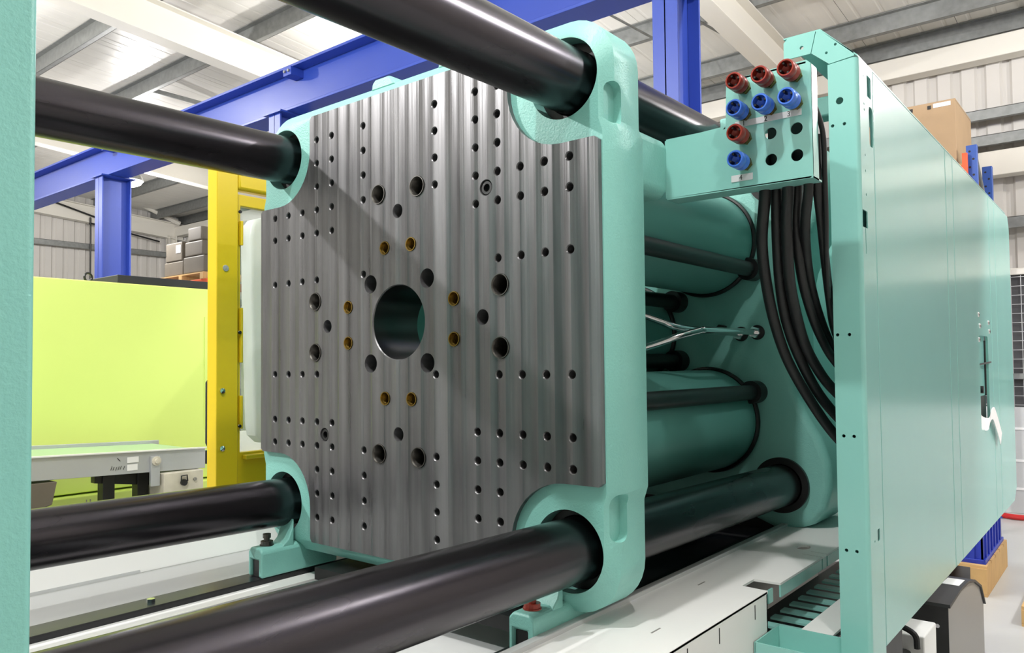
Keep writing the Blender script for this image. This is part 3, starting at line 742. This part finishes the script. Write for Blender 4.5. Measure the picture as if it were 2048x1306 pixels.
for i, (y0, y1) in enumerate(SEG):
    hl = [rrect(2.33, 2.575, -.41, -.012, .02, 4)] if i == 2 else []
    out = [(y0, ZB + .02), (y1, ZB + .02), (y1, ZT), (y0, ZT)]
    if i == 4: out = [(y0, ZB + .02), (3.33, ZB + .02), (y1, ZB + .08), (y1, ZT - .06), (3.38, ZT), (y0, ZT)]
    m = MB().rplate(out, hl, 'X', XP - .010, XP, .004, 3)
    pn = m.build('side_panel', 'teal_sheet', gd, smooth=40)
    if i == 2:
        MB().box(1.000, 1.004, 2.31, 2.59, -.43, .01).build('latch_recess', 'teal_sheet', pn, smooth=0)
        MB().box(1.0042, 1.006, 2.335, 2.57, -.408, -.27).build('latch_opening', 'black_seal', pn, smooth=0)
        lt = MB().tube([(1.010, 2.55, -.03), (1.010, 2.55, -.27)], .004, 8).build('latch_rod', 'black_metal', pn)
        MB().tube([(1.010, 2.38, -.135), (1.022, 2.62, -.125)], .004, 8).build('latch_bar', 'black_metal', pn)
        MB().cyl((1.004, 2.38, -.24), (1.024, 2.38, -.24), .016, n=14).build('latch_knob', 'black_metal', pn)
        for y, z in ((2.33, .075), (2.36, .028), (2.33, -.03), (2.60, .05), (2.62, .012)): MB().lathe((XP, y, z), (1, 0, 0), [(0, .011), (.004, .009), (.006, .001)], 12).build('rivet', 'chrome', pn)
MB().box(.96, 1.0, .73, 3.38, .55, .60).build('inner_rail', 'teal_sheet', gd, smooth=0)
MB().box(.94, 1.0, 3.36, 3.40, ZB + .05, .60).build('rear_post', 'teal_sheet', gd, smooth=0)
# white tag
m = MB(); cl = [(1.0, 2.38, -.355), (1.012, 2.42, -.380), (1.030, 2.46, -.385), (1.034, 2.50, -.352), (1.036, 2.56, -.345), (1.036, 2.62, -.372), (1.036, 2.70, -.42), (1.036, 2.78, -.475)]
cs = spline(cl, 5); wv = [.045] * len(cs)
vs = []
for p in cs: vs += [(p.x, p.y - .028, p.z - .028), (p.x, p.y + .022, p.z + .022), (p.x - .002, p.y + .022, p.z + .022), (p.x - .002, p.y - .028, p.z - .028)]
fs = []
for k in range(len(cs) - 1):
    for i in range(4): fs.append((4 * k + i, 4 * k + (i + 1) % 4, 4 * k + 4 + (i + 1) % 4, 4 * k + 4 + i))
fs += [(0, 1, 2, 3), tuple(4 * (len(cs) - 1) + i for i in (3, 2, 1, 0))]
tag(m.add(vs, fs).build('paper_tag', 'paper', None, smooth=60), 'white strip of material hanging from the latch of the teal guard', 'tag')

# ------------------------------------------------------------------ tray at the foot of the guard post
tr = thing('drip_tray', (.89, .75, -.87), 'open teal drip tray with slotted floor beside the bed beam', 'tray')
MB().box(.79, 1.005, .437, .441, -.868, -.800).build('front_wall', 'teal_sheet', tr, smooth=0)
MB().box(.787, .791, .437, .60, -.868, -.800).build('left_wall', 'teal_sheet', tr, smooth=0)
MB().box(.787, 1.005, .437, .66, -.87, -.866).build('tray_floor', 'teal_sheet', tr, smooth=0)
MB().box(.787, 1.005, .595, .60, -.868, -.800).build('back_wall', 'teal_sheet', tr, smooth=0)
MB().box(.847, .924, .60, 1.7, -.806, -.800).build('ledge', 'white_paint', tr, smooth=0)
src = None
for k in range(14):
    y = .645 + k * .075
    if src is None: src = origin_part(MB().box(0, .125, 0, .036, 0, .006), 'slat', 'teal_sheet', tr, (.722, y, -.830), smooth=0)
    else: inst(src, tr, (.722, y, -.830))
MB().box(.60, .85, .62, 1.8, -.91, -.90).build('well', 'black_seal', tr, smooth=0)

# ------------------------------------------------------------------ yellow guard door on the far side
yg = thing('yellow_guard', (-1.03, .3, FLOOR), 'yellow steel guard frame with clear window, left of the platen', 'guard')
Y0 = .055
MB().box(-1.062, -1.0, Y0, Y0 + .085, FLOOR, .735).build('post', 'yellow_paint', yg, bevel=.003)
MB().box(-1.055, -1.004, .142, 1.05, .535, .60).build('top_rail', 'yellow_paint', yg, bevel=.012, seg=3)
MB().box(-1.055, -1.012, .142, 1.05, .60, .735).build('upper_sheet', 'yellow_paint', yg, bevel=.003)
dr = MB().plate([(.146, -.62), (1.0, -.62), (1.0, .520), (.146, .520)], [[(.158, -.428), (.9, -.428), (.9, .478), (.158, .478)]], 'X', -1.045, -1.015).build('door_frame', 'yellow_paint', yg, smooth=0, bevel=.002)
MB().box(-1.032, -1.029, .156, .92, -.44, .49).build('window_pane', 'clear_plastic', dr, smooth=0)
MB().box(-1.013, -.985, .165, .9, -.452, -.436).build('sill', 'yellow_paint', dr, bevel=.003)
for z0, z1 in ((.33, .42), (-.10, .10), (-.34, -.22)):
    MB().box(-1.012, -.997, .150, .160, z0, z1).build('hinge', 'yellow_paint', dr, bevel=.002)
for z in (.452, .01, -.33): MB().cyl((-1.0, .146, z), (-.994, .146, z), .006, n=10).build('screw', 'black_metal', yg)
for z in (-.20, -.405): MB().lathe((-1.0, .077, z), (1, 0, 0), [(0, .010), (.006, .010), (.009, .001)], 10).build('screw', 'chrome', yg)
MB().lathe((-1.0, .09, .24), (1, 0, 0), [(0, .012), (.003, .011), (.004, .001)], 14).build('cap_plug', 'wire', yg)
MB().prism([(-1.085, -.17), (-1.063, -.155), (-1.063, -.41), (-1.085, -.39)], 'Y', .06, .10).build('handle', 'black_metal', yg, bevel=.004)
# curved white cover behind the window
m = MB(); ol = [(.645, .58), (.60, .565), (.575, .53), (.568, .47), (.572, .2), (.580, -.04), (.588, -.3), (.590, -.38), (.60, -.43), (.64, -.465), (1.3, -.465), (1.3, .58)]
COVER = ol
t = thing('white_machine', (-2.5, 2.2, FLOOR), 'bright white machine casing seen through the yellow guard window', 'machine')
MB().box(-3.1, -2.3, 1.46, 3.0, FLOOR, .30).build('casing', 'white_paint', t, bevel=.02)
MB().rplate(COVER, [], 'X', -1.68, -1.58, .02).build('curved_cover', 'white_plastic', t)
MB().box(-2.3, -1.6, .95, 1.6, FLOOR, -.466).build('plinth', 'white_paint', t, smooth=0)
MB().box(-2.36, -2.25, 1.20, 1.45, -.75, -.42).build('control_box', 'grey_paint', t, bevel=.01)
MB().box(-2.36, -2.29, 1.22, 1.30, -.40, -.20).build('valve', 'mid_grey', t, bevel=.01)
# wrapped goods rack seen above it
t = thing('wrapped_bale', (-4.6, 3.6, FLOOR), 'bale in crumpled clear film seen through the top of the yellow guard window', 'bale')
MB().box(-5.2, -4.1, 3.3, 4.0, FLOOR, 1.9).build('load', 'brown_box', t, bevel=.05); MB().box(-5.22, -4.08, 3.28, 4.02, .22, 1.92).build('stretch_film', 'film', t, bevel=.05)

# ------------------------------------------------------------------ lime green machine, conveyor
lm = thing('lime_enclosure', (-3.4, .45, FLOOR), 'bright lime green machine enclosure behind the conveyor', 'machine')
MB().box(-3.9, -3.0, -.5, 1.40, -.80, .376).build('upper_panel', 'lime_paint', lm, bevel=.006)
MB().box(-3.9, -2.93, -.5, 1.40, FLOOR, -.81).build('base_panel', 'lime_paint', lm, bevel=.006)
MB().box(-2.999, -2.995, 1.15, 1.39, -.5, .20).build('inset_panel', 'lime_paint', lm, smooth=0)
for y in (.42, .44): MB().box(-2.9299, -2.927, y, y + .004, -1.2, -.83).build('seam', 'mid_grey', lm, smooth=0)
MB().box(-3.85, -3.02, .62, 1.40, .376, .425).build('top_duct', 'dark_grey', lm, bevel=.004)
MB().lathe((-3.06, .475, .400), (1, .3, 0), [(.007 * math.cos(a), .024 + .006 * math.sin(a)) for a in [k * PI / 4 for k in range(8)]], 24, close=True).build('eye_bolt', 'black_metal', lm)
cv = thing('conveyor', (-2.5, -.2, FLOOR), 'grey belt conveyor with pale green belt in front of the lime machine', 'conveyor')
def cz(y): return -.496 - .035 * (y + .11)
def cbar(x0, x1, y0, y1, t0, t1):
    return MB().hexa([(x0, y0, cz(y0) - t1), (x1, y0, cz(y0) - t1), (x1, y1, cz(y1) - t1), (x0, y1, cz(y1) - t1), (x0, y0, cz(y0) - t0), (x1, y0, cz(y0) - t0), (x1, y1, cz(y1) - t0), (x0, y1, cz(y1) - t0)])
cbar(-2.215, -2.2, -1.9, .70, 0, .108).build('side_rail', 'alu', cv, bevel=.002)
cbar(-2.205, -2.186, -1.9, .70, 0, .006).build('rail_lip', 'white_paint', cv, smooth=0)
cbar(-2.815, -2.8, -1.9, .76, 0, .108).build('side_rail', 'alu', cv, bevel=.002)
cbar(-2.8, -2.215, -1.9, .72, .018, .024).build('belt', 'belt', cv, smooth=0)
MB().cyl((-2.8, .72, cz(.72) - .055), (-2.215, .72, cz(.72) - .055), .035, n=24).build('end_roller', 'black_metal', cv)
bk = MB().box(-2.2, -2.18, .408, .452, -.69, -.545).build('roller_bracket', 'alu', cv, bevel=.002)
MB().lathe((-2.18, .432, -.568), (1, 0, 0), [(0, .022), (.008, .022), (.008, .012), (.016, .012), (.016, .001)], 20).build('bracket_bolt', 'dirty_white', bk)
MB().box(-2.198, -2.1965, .30, .355, cz(.33) - .055, cz(.33) - .028).build('label', 'paper', cv, smooth=0)
MB().box(-2.198, -2.1965, .30, .35, cz(.33) - .092, cz(.33) - .063).build('label', 'paper', cv, smooth=0)
for k, (y, z0, z1) in enumerate(((.225, -.085, -.066), (.235, -.085, -.070), (.247, -.088, -.072), (.258, -.086, -.070), (.268, -.084, -.068), (.283, -.086, -.07))):
    MB().tube([(-2.1985, y, cz(y) + z0), (-2.1985, y + .006, cz(y) + z1)], .0012, 5).build('pen_stroke', 'ink', cv)
MB().tube([(-2.1985, .255, cz(.25) - .03), (-2.1985, .268, cz(.25) - .045)], .0015, 5).build('pen_stroke', 'ink', cv)
for y in (-1.4, .235, .40):
    MB().box(-2.36, -2.30, y, y + .055, FLOOR, cz(y) - .108).build('leg', 'black_metal', cv, bevel=.002)
MB().hexa([(-2.35, .20, -.66), (-2.31, .20, -.66), (-2.31, .47, -.70), (-2.35, .47, -.70), (-2.35, .20, -.62), (-2.31, .20, -.62), (-2.31, .47, -.62), (-2.35, .47, -.62)]).build('leg_brace', 'black_metal', cv, smooth=0)
MB().prism([(-.30, -.615), (-.01, -.615), (-.03, -.715), (-.10, -.735), (-.30, -.75)], 'X', -2.40, -2.19).build('motor_guard', 'brown_box', cv, bevel=.004)
cbx = MB().box(-2.32, -2.16, .462, .668, -.76, -.632).build('switch_box', 'dirty_white', cv, bevel=.004)
MB().cyl((-2.16, .56, -.685), (-2.145, .56, -.685), .016, n=16).build('socket', 'black_metal', cbx)
MB().tube([(-2.15, .545, -.68), (-2.15, .545, -.652), (-2.15, .575, -.650), (-2.15, .578, -.68)], .0035, 6).build('bail', 'black_metal', cbx)
MB().cyl((-2.16, .62, -.675), (-2.15, .62, -.675), .008, n=12).build('switch', 'mid_grey', cbx)

# stacked boxes on an orange rack behind the lime machine
t = thing('storage_rack', (-11.4, 6.2, FLOOR), 'orange beam storage rack far behind the lime green machine', 'rack')
for x in (-13.4, -9.9): 
    for y in (5.5, 6.4): MB().box(x - .05, x + .05, y - .04, y + .04, FLOOR, 1.46).build('upright', 'rack_blue', t, bevel=.004)
for y in (5.5, 6.4): MB().box(-13.4, -9.9, y - .03, y + .03, 1.24, 1.38).build('beam', 'orange_paint', t, bevel=.004)
def pallet(name, x0, x1, y0, y1, z, label, e=0):
    t = thing(name, ((x0 + x1) / 2, (y0 + y1) / 2, z), label, 'pallet')
    for k in range(5):
        w_ = (y1 - y0) / 5; MB().box(x0, x1, y0 + k * w_ + .01, y0 + (k + 1) * w_ - .01, z + .10 + e, z + .12 + e).build('board', 'wood', t, smooth=0)
    for k in range(3):
        xx = x0 + (x1 - x0 - .1) * k / 2; MB().box(xx, xx + .1, y0, y1, z + .02, z + .10 + e).build('bearer', 'wood', t, smooth=0); MB().box(xx, xx + .1, y0, y1, z, z + .018).build('skid', 'wood', t, smooth=0)
    return t
pallet('wooden_pallet', -12.1, -10.6, 5.45, 6.45, 1.38, 'wooden pallet under the shrink-wrapped boxes on the orange rack')
k = 0
for x0, x1, z0, z1, lab in ((-12.0, -11.35, 1.50, 1.76, 'lower left brown carton of the stack on the far rack'), (-11.95, -11.38, 1.76, 2.10, 'upper left brown carton with white label on the far rack'),
                            (-11.33, -10.65, 1.50, 1.80, 'lower wrapped carton on the right of the far rack'), (-11.28, -10.70, 1.80, 2.06, 'middle wrapped carton on the right of the far rack'), (-11.18, -10.74, 2.06, 2.30, 'topmost wrapped carton on the far rack')):
    t = thing('stacked_carton', ((x0 + x1) / 2, 5.9, z0), lab, 'carton', 'wrapped cartons on the far rack')
    MB().box(x0, x1, 5.5, 6.3, z0, z1 - .004).build('box', 'brown_box', t, bevel=.02)
    if 'label' in lab: MB().box(x1 - .2, x1 - .04, 5.494, 5.499, z1 - .2, z1 - .06).build('label', 'paper', t, smooth=0)
    if 'wrapped' in lab: MB().box(x0 - .006, x1 + .006, 5.49, 6.31, z0 + .002, z1 - .001).build('stretch_film', 'film', t, bevel=.03)
tag(MB().tube([(XW + .28, 5.2, 3.88), (XW + .28, 7.3, 3.36)], .022, 8).build('conduit', 'black_metal'), 'dark sloping conduit along the left cladding wall', 'pipe')
tag(MB().tube(spline([(XW + .28, 8.3, 3.10), (XW + .28, 6.75, 3.33), (XW + .28, 6.62, 3.28), (XW + .28, 6.62, 3.1), (XW + .28, 6.62, -1.6)], 4), .02, 8).build('conduit', 'black_metal'), 'thin dark vertical pipe on the left cladding wall', 'pipe')

# ------------------------------------------------------------------ right background
t = thing('pallet_rack', (.1, 7.5, FLOOR), 'blue and orange pallet rack behind the teal guard', 'rack')
for x, y in ((.36, 7.05), (.35, 8.1), (-2.5, 7.05), (-2.5, 8.1)):
    up = MB().box(x - .045, x + .045, y - .035, y + .035, FLOOR, 1.92).build('upright', 'rack_blue', t, bevel=.004)
    m_ = MB()
    for k in range(24): m_.cyl((x + (.015 if k % 2 else -.015), y - .036, 1.86 - k * .075), (x + (.015 if k % 2 else -.015), y - .0355, 1.86 - k * .075), .011, n=8)
    h_ = m_.build('slots', 'ink', up, smooth=0)
for y in (7.0, 8.15): MB().box(-2.5, .33, y - .03, y + .03, 1.60, 1.73).build('beam', 'orange_paint', t, bevel=.004)
MB().box(.29, .335, 6.95, 6.99, 1.56, 1.84).build('beam_hook', 'orange_paint', t, bevel=.003)
for a, b in ((1.2, 1.85), (.5, 1.15)): MB().tube([(.38, 7.1, b), (.38, 8.05, a)], .015, 8).build('lacing', 'galv', t)
MB().box(-2.4, .30, 7.0, 8.1, 1.735, 1.755).build('deck', 'wood', t, smooth=0)
bx = thing('large_carton', (-.1, 7.45, 1.76), 'large tan cardboard carton on top of the rack behind the guard', 'carton')
MB().box(-.55, .24, 7.02, 7.90, 1.76, 2.40).build('box', 'cardboard', bx, bevel=.006)
MB().box(.05, .20, 7.0145, 7.0195, 2.34, 2.38).build('label', 'paper', bx, smooth=0)
for x in (-.32, -.16, .0): MB().box(x, x + .03, 7.0145, 7.0195, 2.335, 2.37).build('print_mark', 'ink', bx, smooth=0)
MB().box(.2401, .2405, 7.02, 7.9, 2.375, 2.38).build('flap_seam', 'brown_box', bx, smooth=0)
# dark cabinet with black top under the guard
cb = thing('low_cabinet', (.6, 2.9, FLOOR), 'low cabinet with curved black top and grey side below the guard', 'cabinet')
prof = [(2.48, FLOOR), (2.48, -1.20), (2.75, -1.19), (2.95, -1.20), (3.14, -1.235), (3.32, -1.30), (3.44, -1.42), (3.44, FLOOR)]
MB().prism(prof, 'X', .25, .852).build('body', 'mid_grey', cb, bevel=.004)
prof2 = [(2.47, -1.205), (2.47, -1.19), (2.75, -1.18), (2.95, -1.19), (3.14, -1.225), (3.33, -1.295), (3.455, -1.42), (3.442, -1.42), (3.32, -1.303), (3.14, -1.237), (2.95, -1.202), (2.75, -1.192)]
MB().prism(prof2, 'X', .24, .862).build('curved_top', 'dark_grey', cb, smooth=40)
MB().box(.25, .853, 2.474, 2.4795, FLOOR, -1.206).build('front_panel', 'black_metal', cb, smooth=0)
MB().hexa([(.772, 2.79, -1.1814), (.845, 2.79, -1.1814), (.845, 2.95, -1.1896), (.772, 2.95, -1.1896), (.772, 2.79, -1.1800), (.845, 2.79, -1.1800), (.845, 2.95, -1.1882), (.772, 2.95, -1.1882)]).build('paper_sheet', 'paper', cb, smooth=0)
MB().cyl((.81, 2.474, -1.29), (.81, 2.468, -1.29), .009, n=12).build('button', 'chrome', cb)
t = thing('utility_cart', (.75, 1.95, FLOOR), 'white box with black carry handle and parts under the guard', 'box')
MB().box(.62, .84, 2.05, 2.28, FLOOR, -1.22).build('case', 'white_paint', t, bevel=.006)
MB().tube(spline([(.66, 2.02, -1.25), (.67, 2.02, -1.20), (.74, 2.02, -1.18), (.81, 2.02, -1.205), (.82, 2.02, -1.26)], 5), .012, 8).build('handle', 'black_rubber', t)
MB().box(.50, .80, 1.75, 2.04, FLOOR, -1.27).build('lower_block', 'black_metal', t, bevel=.02)
t = thing('floor_box', (.70, 1.6, FLOOR), 'dark floor box with small fittings just under the guard edge', 'box')
MB().box(.55, .84, 1.4, 1.70, FLOOR, -1.08).build('body', 'dark_grey', t, bevel=.01)
for k in range(4): MB().cyl((.60 + k * .06, 1.55, -1.08), (.60 + k * .06, 1.55, -1.03), .018, n=12).build('fitting', ('orange_paint', 'chrome', 'wire', 'chrome')[k], t)
pallet('wooden_pallet', -.1, .68, 4.85, 5.9, FLOOR, 'wooden pallet under the blue crate at the right', .09)
pallet('wooden_pallet', .93, 1.7, 4.3, 5.2, FLOOR, 'bare wooden pallet at the right edge of the photo')
t = thing('blue_crate', (.3, 5.4, FLOOR + .2105), 'deep blue plastic crate standing on a pallet beyond the guard', 'crate')
x0, x1, y0, y1, z0, z1 = -.05, .65, 4.92, 5.84, FLOOR + .2105, -1.22
MB().box(x0, x1, y0, y0 + .012, z0, z1).box(x0, x1, y1 - .012, y1, z0, z1).box(x0, x0 + .012, y0, y1, z0, z1).box(x1 - .012, x1, y0, y1, z0, z1).box(x0, x1, y0, y1, z0, z0 + .012).build('bin', 'crate_blue', t, smooth=0)
MB().box(x0 - .015, x1 + .015, y0 - .015, y0 + .01, z1 - .04, z1).box(x1 - .01, x1 + .015, y0 - .015, y1 + .015, z1 - .04, z1).box(x0 - .015, x1 + .015, y0 - .015, y0, z0, z0 + .03).box(x1, x1 + .015, y0 - .015, y1, z0, z0 + .03).build('rim', 'crate_blue', t, bevel=.003)
for k in range(6): 
    yy = y0 + .08 + k * .14; MB().box(x1, x1 + .012, yy, yy + .03, z0 + .03, z1 - .04).build('rib', 'crate_blue', t, smooth=0)
for k in range(5):
    xx = x0 + .06 + k * .14; MB().box(xx, xx + .03, y0 - .012, y0, z0 + .03, z1 - .04).build('rib', 'crate_blue', t, smooth=0)
MB().box(.3, .6, 5.4, 5.7, z1 - .02, z1 + .05).build('contents', 'cardboard', t, bevel=.02)
cg = thing('mesh_fence', (.6, 8.4, FLOOR), 'dark mesh cage panel at the right edge beyond the guard', 'fence')
MB().box(-.6, 6.4, 8.55, 8.57, -.62, .80).build('backing', 'cage_dark', cg, smooth=0)
src = None
for k in range(77):
    if src is None: src = origin_part(MB().box(0, .006, 0, .006, 0, 1.42), 'wire', 'wire', cg, (-.6, 8.50, -.62), smooth=0)
    else: inst(src, cg, (-.6 + k * .09, 8.50, -.62))
for k in range(15): MB().box(-.6, 6.4, 8.494, 8.50, -.60 + k * .098, -.594 + k * .098).build('wire', 'wire', cg, smooth=0)
MB().box(-.6, 6.4, 8.47, 8.52, -.32, -.26).build('rail', 'galv', cg, smooth=0)
MB().box(-.6, 6.4, 8.47, 8.6, .80, .86).build('rail', 'white_steel', cg, smooth=0)
MB().box(-.6, 6.4, 8.47, 8.6, FLOOR, -.62).build('kick_plate', 'grey_paint', cg, bevel=.004)
for z in (-.86, -1.2, -1.5): MB().box(-.6, 6.4, 8.462, 8.472, z, z + .025).build('groove', 'white_paint', cg, smooth=0)
o = MB().tube(spline([(-.2, 8.2, FLOOR + .03), (.35, 8.1, FLOOR + .03), (.55, 8.05, FLOOR + .03), (1.1, 8.1, FLOOR + .03)], 6), .028, 10).build('floor_hose', 'red_rubber'); tag(o, 'red hose lying on the floor at the far right', 'hose')
bpy.context.view_layer.update()
